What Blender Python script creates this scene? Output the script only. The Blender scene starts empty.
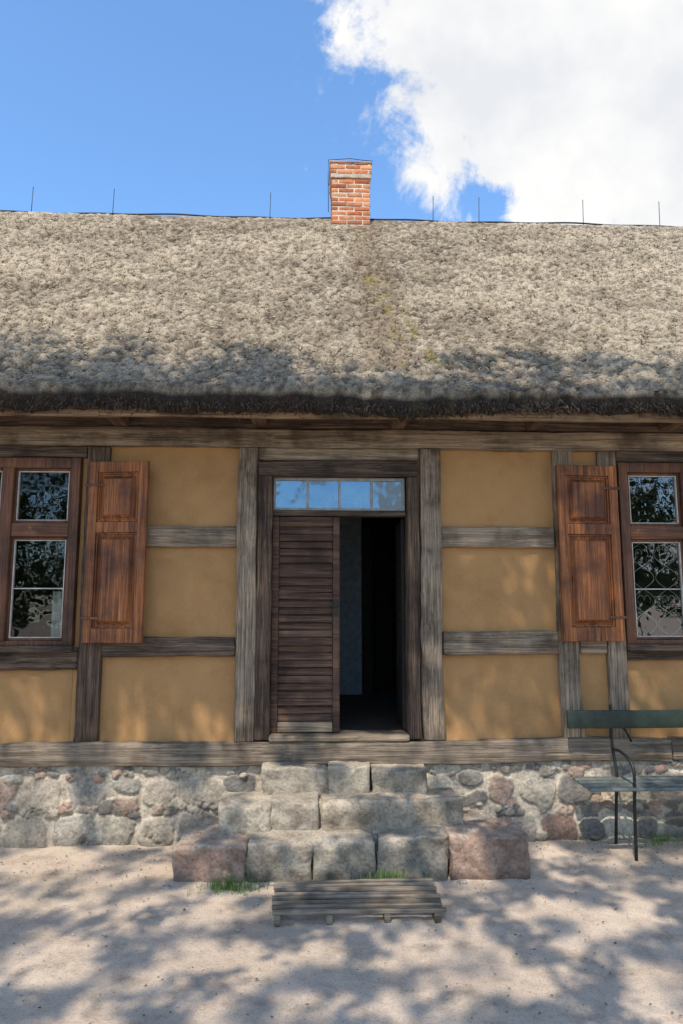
import bpy, bmesh, math, random
import numpy as np
from mathutils import Vector, Matrix
random.seed(7); rng=np.random.default_rng(7)
scene=bpy.context.scene
col=scene.collection
scene.view_settings.view_transform='Standard'
scene.view_settings.look='None'
scene.view_settings.exposure=0

# ------------------------------------------------------------------ noise
_T=rng.random((64,64,64))
def vnoise(p):
    p=np.asarray(p,dtype=float)
    i=np.floor(p).astype(int); f=p-i; f=f*f*(3-2*f)
    i0=i%64; i1=(i+1)%64
    def g(a,b,c): return _T[a[:,0],b[:,1],c[:,2]]
    x0,x1=i0,i1
    c000=g(x0,x0,x0);c100=g(x1,x0,x0);c010=g(x0,x1,x0);c110=g(x1,x1,x0)
    c001=g(x0,x0,x1);c101=g(x1,x0,x1);c011=g(x0,x1,x1);c111=g(x1,x1,x1)
    fx,fy,fz=f[:,0],f[:,1],f[:,2]
    a=c000*(1-fx)+c100*fx;b=c010*(1-fx)+c110*fx;c=c001*(1-fx)+c101*fx;d=c011*(1-fx)+c111*fx
    e=a*(1-fy)+b*fy;h=c*(1-fy)+d*fy
    return (e*(1-fz)+h*fz)*2-1
def fbm(p,o=4):
    p=np.asarray(p,dtype=float);s=0;a=1.;t=0
    for k in range(o):
        s=s+a*vnoise(p*(2**k)+k*17.3);t+=a;a*=.5
    return s/t

# ------------------------------------------------------------------ materials
def newmat(name):
    m=bpy.data.materials.new(name);m.use_nodes=True
    nt=m.node_tree;b=nt.nodes["Principled BSDF"]
    return m,nt,b
def N(nt,t,**k):
    n=nt.nodes.new(t)
    for a,v in k.items(): setattr(n,a,v)
    return n
def ramp(nt,fac,stops):
    r=N(nt,'ShaderNodeValToRGB');e=r.color_ramp.elements
    while len(e)<len(stops): e.new(.5)
    for i,(p,c) in enumerate(stops):
        e[i].position=p;e[i].color=(c[0],c[1],c[2],1)
    nt.links.new(fac,r.inputs[0]);return r.outputs[0]
def noise(nt,vec,scale,detail=4,rough=.6,dist=0):
    n=N(nt,'ShaderNodeTexNoise');n.inputs['Scale'].default_value=scale;n.inputs['Detail'].default_value=min(detail,5)
    n.inputs['Roughness'].default_value=rough;n.inputs['Distortion'].default_value=dist
    if vec is not None: nt.links.new(vec,n.inputs['Vector'])
    return n.outputs['Fac']
def mapping(nt,vec,scale=(1,1,1)):
    m=N(nt,'ShaderNodeMapping');m.inputs['Scale'].default_value=scale
    nt.links.new(vec,m.inputs['Vector']);return m.outputs[0]
def mix(nt,fac,a,b,mode='MIX'):
    m=N(nt,'ShaderNodeMix',data_type='RGBA',blend_type=mode)
    for s,v in ((0,fac),(6,a),(7,b)):
        if isinstance(v,(int,float)): m.inputs[s].default_value=v
        elif isinstance(v,tuple): m.inputs[s].default_value=(v[0],v[1],v[2],1)
        else: nt.links.new(v,m.inputs[s])
    return m.outputs[2]
def math_(nt,op,a,b=None,clamp=False):
    m=N(nt,'ShaderNodeMath',operation=op);m.use_clamp=clamp
    for i,v in enumerate((a,b)):
        if v is None: continue
        if isinstance(v,(int,float)): m.inputs[i].default_value=v
        else: nt.links.new(v,m.inputs[i])
    return m.outputs[0]
def bump(nt,h,b,strength=.5,dist=.01,prev=None):
    n=N(nt,'ShaderNodeBump');n.inputs['Strength'].default_value=strength;n.inputs['Distance'].default_value=dist
    nt.links.new(h,n.inputs['Height'])
    if prev is not None: nt.links.new(prev,n.inputs['Normal'])
    if b is not None: nt.links.new(n.outputs[0],b.inputs['Normal'])
    return n.outputs[0]
def objvec(nt,rand=True):
    tc=N(nt,'ShaderNodeTexCoord')
    if not rand: return tc.outputs['Object']
    oi=N(nt,'ShaderNodeObjectInfo')
    mu=math_(nt,'MULTIPLY',oi.outputs['Random'],37.)
    va=N(nt,'ShaderNodeVectorMath',operation='ADD')
    nt.links.new(tc.outputs['Object'],va.inputs[0]);nt.links.new(mu,va.inputs[1]);return va.outputs[0]

def wood(name,axis,dark,mid,light,contrast=1.,bs=.7,rough=.85):
    m,nt,b=newmat(name);v=objvec(nt)
    s=[24,24,24];s['xyz'.index(axis)]=.9
    st=mapping(nt,v,tuple(s))
    n1=noise(nt,st,1,8,.7,.25)
    s2=[95,95,95];s2['xyz'.index(axis)]=2.0
    n2=noise(nt,mapping(nt,v,tuple(s2)),1,6,.7,.3)
    n3=noise(nt,v,2.2,4,.6)
    c=ramp(nt,n1,[(.36,dark),(.48,mid),(.66,light)])
    c=mix(nt,.55,c,ramp(nt,n2,[(.36,tuple(x*.28 for x in mid)),(.47,mid),(.62,light)]))
    blot=ramp(nt,n3,[(.34,(.40,.35,.30)),(.5,(.92,.89,.86)),(.68,(1.25,1.18,1.1))])
    c=mix(nt,1.,c,blot,'MULTIPLY')
    # long drying cracks
    s3=[34,34,34];s3['xyz'.index(axis)]=.55
    n4=noise(nt,mapping(nt,v,tuple(s3)),1.,2,.5,.1)
    cr=ramp(nt,n4,[(.485,(1,1,1)),(.5,(.25,.22,.2)),(.515,(1,1,1))])
    c=mix(nt,.6*contrast,c,cr,'MULTIPLY')
    nt.links.new(c,b.inputs['Base Color']);b.inputs['Roughness'].default_value=rough
    h=math_(nt,'ADD',n1,math_(nt,'MULTIPLY',n2,.6))
    bump(nt,h,b,bs,.012)
    return m
W_H=wood("timber_weathered_h",'x',(.055,.038,.024),(.22,.165,.112),(.45,.365,.265))
W_SILL=wood("timber_sill",'x',(.04,.03,.022),(.155,.12,.088),(.36,.295,.22))
W_V=wood("timber_weathered_v",'z',(.04,.027,.017),(.185,.138,.096),(.46,.375,.28))
W_HD=wood("timber_dark_h",'x',(.012,.008,.006),(.052,.033,.022),(.23,.16,.11))
W_VD=wood("timber_dark_v",'z',(.014,.008,.005),(.062,.037,.024),(.25,.165,.105))
W_DOOR=wood("door_wood",'x',(.018,.008,.005),(.070,.034,.021),(.19,.115,.075),0)
W_FR=wood("frame_brown",'z',(.026,.010,.004),(.100,.036,.014),(.22,.095,.042),0,bs=.3,rough=.65)
W_FRH=wood("frame_brown_h",'x',(.026,.010,.004),(.100,.036,.014),(.22,.095,.042),0,bs=.3,rough=.65)
W_SH=wood("shutter_paint",'z',(.032,.009,.002),(.195,.057,.012),(.52,.19,.05),.3,bs=.4,rough=.6)
W_PAL=wood("duckboard_wood",'x',(.045,.035,.026),(.18,.15,.115),(.38,.33,.27))
W_EAVE=wood("eave_wood",'x',(.05,.03,.018),(.20,.13,.075),(.38,.27,.17))
W_Y=wood("rafter_wood",'y',(.03,.018,.01),(.11,.065,.035),(.24,.16,.09))

def plain(name,c,rough=.6,metal=0,n=0.,bs=0.):
    m,nt,b=newmat(name);b.inputs['Roughness'].default_value=rough;b.inputs['Metallic'].default_value=metal
    v=objvec(nt)
    nn=noise(nt,v,14,6,.65)
    cc=ramp(nt,nn,[(.3,tuple(x*(1-.35-n) for x in c)),(.7,tuple(min(1,x*(1.15+n)) for x in c))])
    nt.links.new(cc,b.inputs['Base Color'])
    if bs: bump(nt,nn,b,bs,.01)
    return m
M_WHITE=plain("old_white_paint",(.58,.54,.47),.6)
M_IRON=plain("dark_iron",(.035,.035,.033),.5,.6,.2,.2)
M_BGREEN=plain("green_bench_paint",(.014,.028,.018),.5,0,.15,.15)
M_BGREY=plain("worn_bench_paint",(.13,.15,.135),.55,0,.2,.2)
M_INT=plain("whitewash",(.26,.30,.33),.9)
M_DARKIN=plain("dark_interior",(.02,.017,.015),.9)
M_FLOOR=plain("dusty_floor",(.06,.045,.035),.8)
M_LACE=plain("lace_white",(.40,.40,.37),.8)

def plaster():
    m,nt,b=newmat("ochre_clay_plaster");v=objvec(nt,False)
    n1=noise(nt,v,1.3,5,.6);n2=noise(nt,v,7,5,.65);n3=noise(nt,v,60,4,.7);n4=noise(nt,v,2.6,5,.65)
    c=ramp(nt,n1,[(.3,(.385,.208,.080)),(.5,(.415,.226,.088)),(.72,(.445,.246,.10))])
    c=mix(nt,.3,c,ramp(nt,n2,[(.3,(.34,.18,.07)),(.5,(.415,.226,.088)),(.75,(.48,.28,.125))]))
    c=mix(nt,1.,c,ramp(nt,n4,[(.32,(.88,.86,.83)),(.5,(1,1,1))]),'MULTIPLY')
    c=mix(nt,.3,c,ramp(nt,n3,[(.35,(.66,.64,.62)),(.5,(1,1,1)),(.7,(1.1,1.1,1.1))]),'MULTIPLY')
    nt.links.new(c,b.inputs['Base Color']);b.inputs['Roughness'].default_value=.95
    h=math_(nt,'ADD',math_(nt,'MULTIPLY',n3,.35),math_(nt,'ADD',n2,n1))
    bump(nt,h,b,.3,.015);return m
M_PL=plaster()

def colmat(name,rough=.9,sc=40,bs=.5,bd=.01,amt=.45,speck=None):
    m,nt,b=newmat(name);v=objvec(nt,False)
    a=N(nt,'ShaderNodeVertexColor');a.layer_name="Col"
    n1=noise(nt,v,sc,6,.7);n2=noise(nt,v,sc*.22,5,.65)
    c=mix(nt,1.,a.outputs[0],ramp(nt,n1,[(.32,(1-amt,)*3),(.5,(1,1,1)),(.7,(1+amt*.5,)*3)]),'MULTIPLY')
    c=mix(nt,1.,c,ramp(nt,n2,[(.34,(1-amt*.8,1-amt*.85,1-amt*.9)),(.52,(1,1,1)),(.68,(1.12,1.12,1.1))]),'MULTIPLY')
    nt.links.new(c,b.inputs['Base Color']);b.inputs['Roughness'].default_value=rough
    bump(nt,math_(nt,'ADD',n1,n2),b,bs,bd);return m
M_STONE=colmat("fieldstone",.85,38,.8,.016,.42)
M_BRICK=colmat("brick",.9,50,.5,.008,.35)
M_THATCH=colmat("reed_thatch",.95,60,1.,.03,.55)
M_STRAW=colmat("straw_ends",.95,8,.0,.01,.2)
M_SOIL=colmat("soil_bits",.95,60,.3,.01,.3)

def sand():
    m,nt,b=newmat("sandy_ground");v=objvec(nt,False)
    n1=noise(nt,v,.7,6,.6);n2=noise(nt,v,5,7,.7);n3=noise(nt,v,60,5,.75);n4=noise(nt,v,220,2,.6)
    c=ramp(nt,n1,[(.3,(.45,.355,.27)),(.5,(.52,.42,.325)),(.7,(.58,.475,.38))])
    c=mix(nt,1.,c,ramp(nt,n2,[(.3,(.70,.67,.64)),(.5,(1,1,1)),(.7,(1.06,1.06,1.06))]),'MULTIPLY')
    c=mix(nt,1.,c,ramp(nt,n3,[(.30,(.60,.56,.52)),(.46,(1,1,1)),(.72,(1.1,1.1,1.1))]),'MULTIPLY')
    c=mix(nt,.6,c,ramp(nt,n4,[(.33,(.6,.57,.54)),(.5,(1,1,1)),(.66,(1.2,1.2,1.2))]),'MULTIPLY')
    nt.links.new(c,b.inputs['Base Color']);b.inputs['Roughness'].default_value=.95
    h=math_(nt,'ADD',math_(nt,'MULTIPLY',n3,.5),math_(nt,'ADD',n2,math_(nt,'MULTIPLY',n4,.15)))
    bump(nt,h,b,.6,.03);return m
M_SAND=sand()

def leafm(name,c1,c2,trans=0):
    m,nt,b=newmat(name)
    v=objvec(nt,False);n=noise(nt,v,1.2,3,.7)
    cc=ramp(nt,n,[(.3,c1),(.7,c2)])
    nt.links.new(cc,b.inputs['Base Color']);b.inputs['Roughness'].default_value=.6
    return m
M_LEAF=leafm("foliage",(.05,.085,.02),(.12,.16,.04))
M_GRASS=leafm("grass_green",(.06,.14,.02),(.16,.26,.05))
M_BARK=wood("bark",'z',(.03,.025,.02),(.11,.09,.07),(.2,.17,.14),0)

def glass(name,base,gain,tint=(1,1,1)):
    m=bpy.data.materials.new(name);m.use_nodes=True;nt=m.node_tree;nt.nodes.clear()
    out=N(nt,'ShaderNodeOutputMaterial');tr=N(nt,'ShaderNodeBsdfTransparent');gl=N(nt,'ShaderNodeBsdfGlossy')
    tr.inputs[0].default_value=(.75,.8,.78,1);gl.inputs['Roughness'].default_value=.015;gl.inputs[0].default_value=(*tint,1)
    lw=N(nt,'ShaderNodeLayerWeight');lw.inputs[0].default_value=.35
    fac=math_(nt,'ADD',math_(nt,'MULTIPLY',lw.outputs[0],gain),base,True)
    v=objvec(nt);n=noise(nt,v,3.5,2,.5);bn=bump(nt,n,None,.3,.02);nt.links.new(bn,gl.inputs['Normal'])
    ms=N(nt,'ShaderNodeMixShader');nt.links.new(fac,ms.inputs[0]);nt.links.new(tr.outputs[0],ms.inputs[1]);nt.links.new(gl.outputs[0],ms.inputs[2])
    nt.links.new(ms.outputs[0],out.inputs[0]);return m
M_GLASS=glass("old_window_glass",.05,.25)
M_GLASSR=glass("bright_window_glass",.13,.35)
M_GLASST=glass("transom_glass",.18,.35,(.55,.78,1.))

# ------------------------------------------------------------------ mesh helpers
class MB:
    def __init__(s): s.v=[];s.f=[];s.c=[];s.n=0
    def add(s,v,f,c=(1,1,1)):
        v=np.asarray(v,dtype=float);s.v.append(v)
        for q in f: s.f.append(tuple(int(k)+s.n for k in q))
        cc=np.asarray(c,dtype=float)
        if cc.ndim==1: cc=np.tile(cc,(len(v),1))
        s.c.append(cc);s.n+=len(v)
    def obj(s,name,mat,parent=None,smooth=True,origin=None,autos=None):
        V=np.concatenate(s.v);C=np.concatenate(s.c)
        if origin is None:
            o=(V.min(0)+V.max(0))/2
        else: o=np.array(origin,dtype=float)
        me=bpy.data.meshes.new(name);me.from_pydata((V-o).tolist(),[],s.f)
        ca=me.color_attributes.new("Col",'FLOAT_COLOR','POINT')
        ca.data.foreach_set("color",np.concatenate([C,np.ones((len(C),1))],1).astype(np.float32).ravel())
        me.polygons.foreach_set("use_smooth",[smooth]*len(me.polygons));me.update()
        me.materials.append(mat)
        ob=bpy.data.objects.new(name,me);col.objects.link(ob)
        place(ob,o,parent);return ob
WP={}
def place(ob,wpos,parent):
    wpos=Vector([float(x) for x in wpos])
    WP[ob.name]=wpos
    if parent is not None:
        ob.parent=parent;ob.location=wpos-WP[parent.name]
    else: ob.location=wpos
def empty(name,pos,parent=None,label=None,cat=None):
    e=bpy.data.objects.new(name,None);e.empty_display_size=.2;col.objects.link(e);place(e,pos,parent)
    if label: e["label"]=label
    if cat: e["category"]=cat
    return e
def rbox_geo(c,d,r=.01,res=.08,amp=.004,freq=6,seed=0,warp=0,taper=None):
    """rounded, slightly uneven block"""
    d=np.array(d,float);h=d/2;r=min(r,h.min()*.95)
    ns=[max(3,int(round(x/res))+2) for x in d]
    def line(k):
        n=ns[k];a=np.linspace(-h[k]+r,h[k]-r,max(2,n-1));return np.concatenate([[-h[k]],a,[h[k]]])
    L=[line(k) for k in range(3)]
    verts=[];faces=[];idx={}
    def vid(p):
        key=(round(p[0],5),round(p[1],5),round(p[2],5))
        if key not in idx: idx[key]=len(verts);verts.append(p)
        return idx[key]
    for ax in range(3):
        u,w=(ax+1)%3,(ax+2)%3
        for sgn in (-1,1):
            A=[[None]*len(L[w]) for _ in L[u]]
            for i,a in enumerate(L[u]):
                for j,b_ in enumerate(L[w]):
                    p=[0,0,0];p[ax]=sgn*h[ax];p[u]=a;p[w]=b_;A[i][j]=vid(p)
            for i in range(len(L[u])-1):
                for j in range(len(L[w])-1):
                    q=(A[i][j],A[i+1][j],A[i+1][j+1],A[i][j+1])
                    faces.append(q if sgn>0 else q[::-1])
    V=np.array(verts);inner=np.clip(V,-(h-r),(h-r));dd=V-inner;l=np.linalg.norm(dd,axis=1,keepdims=True)
    nrm=dd/np.maximum(l,1e-9);V=inner+nrm*r
    P=V+np.array(c)+seed*3.71
    V=V+nrm*(fbm(P*freq,3)[:,None]*amp)
    if warp:
        k=int(np.argmax(d))
        for a in range(3):
            if a!=k:
                q=np.zeros((len(V),3));q[:,0]=(V[:,k]+c[k])*.9+seed*5.1+a*9
                V[:,a]+=vnoise(q)*warp
    return V+np.array(c),faces
def X3(x0,x1,y0,y1,z0,z1): return ((x0+x1)/2,(y0+y1)/2,(z0+z1)/2),(abs(x1-x0),abs(y1-y0),abs(z1-z0))
sd=[0]
def bar(mb,x0,x1,y0,y1,z0,z1,r=.006,res=.12,amp=.003,freq=7,warp=0,c=(1,1,1)):
    sd[0]+=1
    cc,d=X3(x0,x1,y0,y1,z0,z1)
    v,f=rbox_geo(cc,d,r,res,amp,freq,sd[0],warp);mb.add(v,f,c)
def timber(name,x0,x1,y0,y1,z0,z1,mat,parent,r=.014,amp=.009,warp=.006,res=.07,freq=5):
    mb=MB();bar(mb,x0,x1,y0,y1,z0,z1,r,res,amp,freq,warp);return mb.obj(name,mat,parent)
def box(name,x0,x1,y0,y1,z0,z1,mat,parent):
    mb=MB();bar(mb,x0,x1,y0,y1,z0,z1,.003,5,0,1);return mb.obj(name,mat,parent,smooth=False)
def tube_geo(pts,r,n=8,closed=False):
    pts=[Vector(p) for p in pts];V=[];F=[]
    up=Vector((0,0,1))
    m=len(pts)
    for i,p in enumerate(pts):
        t=(pts[min(i+1,m-1)]-pts[max(i-1,0)]).normalized()
        a=t.cross(up)
        if a.length<.05: a=t.cross(Vector((1,0,0)))
        a.normalize();b=t.cross(a).normalized()
        rr=r[i] if isinstance(r,(list,tuple)) else r
        for k in range(n):
            an=2*math.pi*k/n;V.append(p+a*math.cos(an)*rr+b*math.sin(an)*rr)
    for i in range(m-1):
        for k in range(n):
            F.append((i*n+k,i*n+(k+1)%n,(i+1)*n+(k+1)%n,(i+1)*n+k))
    F.append(tuple(range(n))[::-1]);F.append(tuple((m-1)*n+k for k in range(n)))
    return np.array([tuple(v) for v in V]),F
def grid_faces(nx,ny):
    i=np.arange(nx-1)[:,None]*ny+np.arange(ny-1)[None,:]
    i=i.ravel();return np.stack([i,i+ny,i+ny+1,i+1],1).tolist()

# ------------------------------------------------------------------ ground
def build_ground():
    def axis(a,b,step,far):
        fine=np.arange(a,b+1e-6,step)
        out=[];s=step;x=b
        while x<far: s*=1.45;x+=s;out.append(x)
        lo=[];s=step;x=a
        while x>-far: s*=1.45;x-=s;lo.append(x)
        return np.array(lo[::-1]+list(fine)+out)
    xs=axis(-3.4,4.4,.03,300);ys=axis(-3.6,.3,.03,300)
    Xg,Yg=np.meshgrid(xs,ys,indexing='ij');P=np.stack([Xg.ravel(),Yg.ravel(),np.zeros(Xg.size)],1)
    near=np.exp(-np.maximum(0,np.hypot(P[:,0],P[:,1]+1.5)-5)/3)
    z=(fbm(P*1.1,3)*.018+fbm(P*5,3)*.014+np.abs(fbm(P*14+5,2))*.008)*near
    z-=.008
    z+=.03*np.exp(-np.abs(P[:,1]+.05)/.12)*near*(.6+.6*fbm(P*2.3+9,2))
    P[:,2]=z
    mb=MB();mb.add(P,grid_faces(len(xs),len(ys)))
    o=mb.obj("ground",M_SAND,None,origin=(0,0,0));o["kind"]="structure"
build_ground()

# ------------------------------------------------------------------ house
XL,XR=-7.6,8.4;HD=6.1
house=empty("farmhouse",(.4,3.5,0),None,"ochre half-timbered farmhouse with thatched roof and brick chimney","house")
DX0,DX1=-.53,1.0
WL=(-3.51,-2.19);WR=(2.95,4.27);WZ=(1.74,3.49)
def wall():
    mb=MB()
    yb=(.03,.27)
    def pb(x0,x1,z0,z1):
        if x1-x0<.01: return
        bar(mb,x0,x1,yb[0],yb[1],z0,z1,.004,.12,.004,2.5)
    zt=3.9
    pb(XL,WL[0],.6,zt);pb(WL[0],WL[1],.6,WZ[0]);pb(WL[0],WL[1],WZ[1],zt)
    pb(WL[1],DX0,.6,zt);pb(DX0,DX1,3.49,zt)
    pb(DX1,WR[0],.6,zt);pb(WR[0],WR[1],.6,WZ[0]);pb(WR[0],WR[1],WZ[1],zt);pb(WR[1],XR,.6,zt)
    bar(mb,XL,XL+.25,.272,HD-.26,.6,zt+.2,.004,1,0);bar(mb,XR-.25,XR,.272,HD-.26,.6,zt+.2,.004,1,0)
    bar(mb,XL,XR,HD-.25,HD,.6,zt,.004,1,0)
    for x in (XL+.02,XR-.14):
        ym=3.05
        v=[(x,.1,zt+.2),(x,6.0,zt+.2),(x,ym,7.3),(x+.12,.1,zt+.2),(x+.12,6.0,zt+.2),(x+.12,ym,7.3)]
        mb.add(v,[(0,1,2),(5,4,3),(0,3,4,1),(1,4,5,2),(2,5,3,0)])
    return mb.obj("wall",M_PL,house,smooth=True)
wall()

# plinth of fieldstones
def plinth():
    st=.012
    xs=np.arange(-3.6,4.6,st);xs=np.concatenate([np.arange(XL,-3.61,.04),xs,np.arange(4.62,XR+.03,.04)]);zs=np.arange(-.06,.70,st)
    seeds=[];rad=[];cols=[]
    pal=[(.29,.255,.205),(.37,.32,.25),(.20,.18,.155),(.41,.35,.27),(.34,.225,.17),(.43,.38,.30),(.175,.16,.145),(.33,.30,.25),(.37,.27,.205),(.26,.235,.20)]
    r2=random.Random(19)
    def sc_(c,k): return [q*k for q in c]
    for z0,rz in [(.125,.185),(.455,.165)]:
        x=XL
        while x<XR:
            w=r2.uniform(.10,.25)
            x+=w
            if r2.random()<.3 and w<.19:
                for zz in (z0-.085,z0+.085):
                    seeds.append((x+r2.uniform(-.03,.03),zz+r2.uniform(-.02,.02)));rad.append((w*r2.uniform(.75,1.),rz*r2.uniform(.38,.5)));cols.append(sc_(r2.choice(pal),r2.uniform(.75,1.15)))
            else:
                seeds.append((x+r2.uniform(-.02,.02),z0+r2.uniform(-.03,.03)));rad.append((w*r2.uniform(.80,.97),rz*r2.uniform(.72,.95)))
                cols.append(sc_(r2.choice(pal),r2.uniform(.75,1.15)))
            x+=w
    for k in range(420):
        x=r2.uniform(XL,XR);z=r2.choice([.05,.29,.30,.31,.63,.64])+r2.uniform(-.04,.04)
        s=r2.uniform(.018,.055);seeds.append((x,z));rad.append((s*1.5,s));cols.append(sc_(r2.choice(pal),r2.uniform(.8,1.1)))
    S=np.array(seeds);R=np.array(rad);Cc=np.array(cols);rot=np.array([r2.uniform(-.35,.35) for _ in seeds])
    pw=[r2.uniform(2.2,5.5) for _ in seeds]
    Xg,Zg=np.meshgrid(xs,zs,indexing='ij');P=np.stack([Xg.ravel(),np.zeros(Xg.size),Zg.ravel()],1)
    wx=P[:,0]+fbm(P*5,4)*.058;wz=P[:,2]+fbm(P*5+40,4)*.052
    best=np.full(len(P),9.);sec=np.full(len(P),9.);bi=np.zeros(len(P),int)
    for k in range(len(S)):
        m=np.abs(wx-S[k,0])<.42
        ii=np.where(m)[0]
        ux=wx[ii]-S[k,0];uz=wz[ii]-S[k,1];ca,sa=math.cos(rot[k]),math.sin(rot[k])
        dx=np.abs((ux*ca-uz*sa)/R[k,0]);dz=np.abs((ux*sa+uz*ca)/R[k,1])
        d=(dx**pw[k]+dz**pw[k])**(1/pw[k])
        b=best[ii];lt=d<b
        sec[ii]=np.where(lt,b,np.minimum(sec[ii],d));best[ii]=np.where(lt,d,b);bi[ii]=np.where(lt,k,bi[ii])
    edge=np.minimum((1.0-best)/.08,(sec-best)/.13)
    e=np.clip(edge,0,1);e=e*e*(3-2*e)
    hr=(vnoise(np.stack([bi*1.7,bi*.3,bi*0.],1))*.5+.5)
    hh=e*(.012+.018*hr+.010*np.clip(1-best,0,1))
    fac=fbm(P*7+np.stack([bi*3.1,bi*0,bi*1.],1),2)
    rough=fbm(P*22,3)*.006*e+fbm(P*40,2)*.004+np.round(fac*3)/3*.012*e
    P[:,1]=-.016-hh-rough
    mort=np.array((.52,.445,.345))*(1+.16*fbm(P*9,3)[:,None])
    sc=Cc[bi]*(1+.26*fbm(P*13+7,3)[:,None])
    c=mort*(1-e[:,None])+sc*e[:,None]
    smear=np.clip(fbm(P*4+30,3)*2.6-.95,0,.6)[:,None];c=c*(1-smear)+mort*.95*smear
    # thin dark contact line at the stone edge
    ln=np.exp(-((edge-.35)/.25)**2)[:,None]*.28;c=c*(1-ln)
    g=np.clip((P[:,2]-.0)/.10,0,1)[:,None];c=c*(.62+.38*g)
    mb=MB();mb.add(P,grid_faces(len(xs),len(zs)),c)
    bar(mb,XL,XR,.012,.30,-.1,.59,.004,3,0,c=(.4,.35,.3))
    bar(mb,XL,XL+.25,.31,HD,-.1,.59,.004,3,0,c=(.4,.35,.3));bar(mb,XR-.25,XR,.31,HD,-.1,.59,.004,3,0,c=(.4,.35,.3))
    bar(mb,XL+.26,XR-.26,HD-.25,HD,-.1,.59,.004,3,0,c=(.4,.35,.3))
    v=[(XL,-.02,.688),(XR,-.02,.688),(XR,.03,.694),(XL,.03,.694)];mb.add(v,[(0,1,2,3)],(.4,.36,.3))
    return mb.obj("stone_plinth",M_STONE,house)
plinth()

# timbers
YF=-.035
timber("sill_beam",XL,-2.9,-.07,.10,.685,.885,W_SILL,house)
timber("sill_beam",-2.895,3.3,-.075,.10,.69,.892,W_SILL,house,amp=.016,warp=.014)
timber("sill_beam",3.305,XR,-.07,.10,.70,.895,W_SILL,house)
timber("wall_plate",XL,-3.9,-.05,.20,3.60,3.78,W_H,house)
timber("wall_plate",-3.895,4.6,-.055,.20,3.605,3.785,W_H,house,amp=.014,warp=.012)
timber("wall_plate",4.605,XR,-.05,.20,3.60,3.785,W_H,house)
timber("eave_blocking",XL,XR,-.03,.025,3.79,4.08,W_HD,house)
zp=(.887,3.605)
timber("post",-.715,-.535,YF-.02,.14,*zp,W_V,house,amp=.014,warp=.014)
timber("post",1.015,1.21,YF-.02,.14,*zp,W_V,house,amp=.016,warp=.014)
timber("post",2.31,2.505,YF,.14,*zp,W_V,house,warp=.012)
timber("post",2.765,2.945,YF+.005,.14,*zp,W_V,house)
timber("post",-2.14,-1.93,YF+.005,.14,*zp,W_VD,house)
timber("post",-3.75,-3.56,YF+.005,.14,*zp,W_V,house)
timber("post",4.30,4.48,YF+.005,.14,*zp,W_V,house)
for x in (-6.9,-5.4,6.0,7.6): timber("post",x,x+.19,YF,.14,*zp,W_V,house)
def rail(x0,x1,z0,z1,mat): timber("rail",x0,x1,YF+.012,.13,z0,z1,mat,house,amp=.012,warp=.010)
rail(-1.927,-.718,2.645,2.84,W_H);rail(-1.927,-.718,1.64,1.815,W_HD)
rail(1.213,2.307,2.655,2.85,W_H);rail(1.213,2.307,1.65,1.865,W_H)
rail(2.508,2.762,1.66,1.80,W_H)
rail(-.532,1.012,3.482,3.600,W_H)
rail(2.948,4.297,1.60,1.735,W_HD);rail(-3.557,-2.143,1.53,1.735,W_HD)
rail(2.948,4.297,3.492,3.60,W_HD);rail(-3.557,-2.143,3.492,3.60,W_HD)
for a,b in ((-5.207,-3.753),(4.483,5.997)):
    rail(a,b,2.645,2.84,W_H);rail(a,b,1.64,1.82,W_H)
timber("eave_board",XL-.2,-3.,-.60,-.55,3.755,3.87,W_EAVE,house)
timber("eave_board",-2.995,3.6,-.60,-.55,3.745,3.87,W_EAVE,house,warp=.014)
timber("eave_board",3.605,XR+.2,-.60,-.55,3.755,3.87,W_EAVE,house)
for x in np.arange(-7.2,8.3,1.32):
    x=float(x)+.02
    timber("beam_end",x,x+.13,-.44,.0,3.80,3.93,W_Y,house,amp=.01)

# ---- door
dfr=empty("door",(.24,.08,.9),house)
def mpart(name,mat,parent,fn,smooth=True):
    mb=MB();fn(mb);return mb.obj(name,mat,parent,smooth=smooth)
timber("door_jamb",-.53,-.395,-.05,.16,.90,3.33,W_VD,dfr)
timber("door_jamb",.885,1.0,-.05,.16,.90,3.33,W_VD,dfr)
timber("door_lintel",-.53,1.0,-.048,.16,3.332,3.477,W_HD,dfr)
timber("transom_bar",-.392,.882,.0,.12,2.955,3.005,W_HD,dfr,r=.008,amp=.003)
timber("threshold",-.39,.88,-.09,.22,.893,.948,W_H,dfr)
def transom(mb):
    y0,y1=.03,.06
    bar(mb,-.385,.875,y0,y1,3.30,3.328,.003,.3,.001);bar(mb,-.385,.875,y0,y1,3.01,3.035,.003,.3,.001)
    for x in (-.385,-.07,.235,.545,.852): bar(mb,x,x+.024,y0+.002,y1+.002,3.030,3.304,.003,.3,.001)
mpart("transom_frame",plain("grey_white_paint",(.30,.29,.27),.6),dfr,transom)
mpart("transom_pane",M_GLASST,dfr,lambda mb: mb.add([(-.38,.05,3.02),(.87,.05,3.02),(.87,.05,3.32),(-.38,.05,3.32)],[(0,1,2,3)]),False)
leaf=empty("door_leaf",(-.07,.07,.95),dfr)
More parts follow.
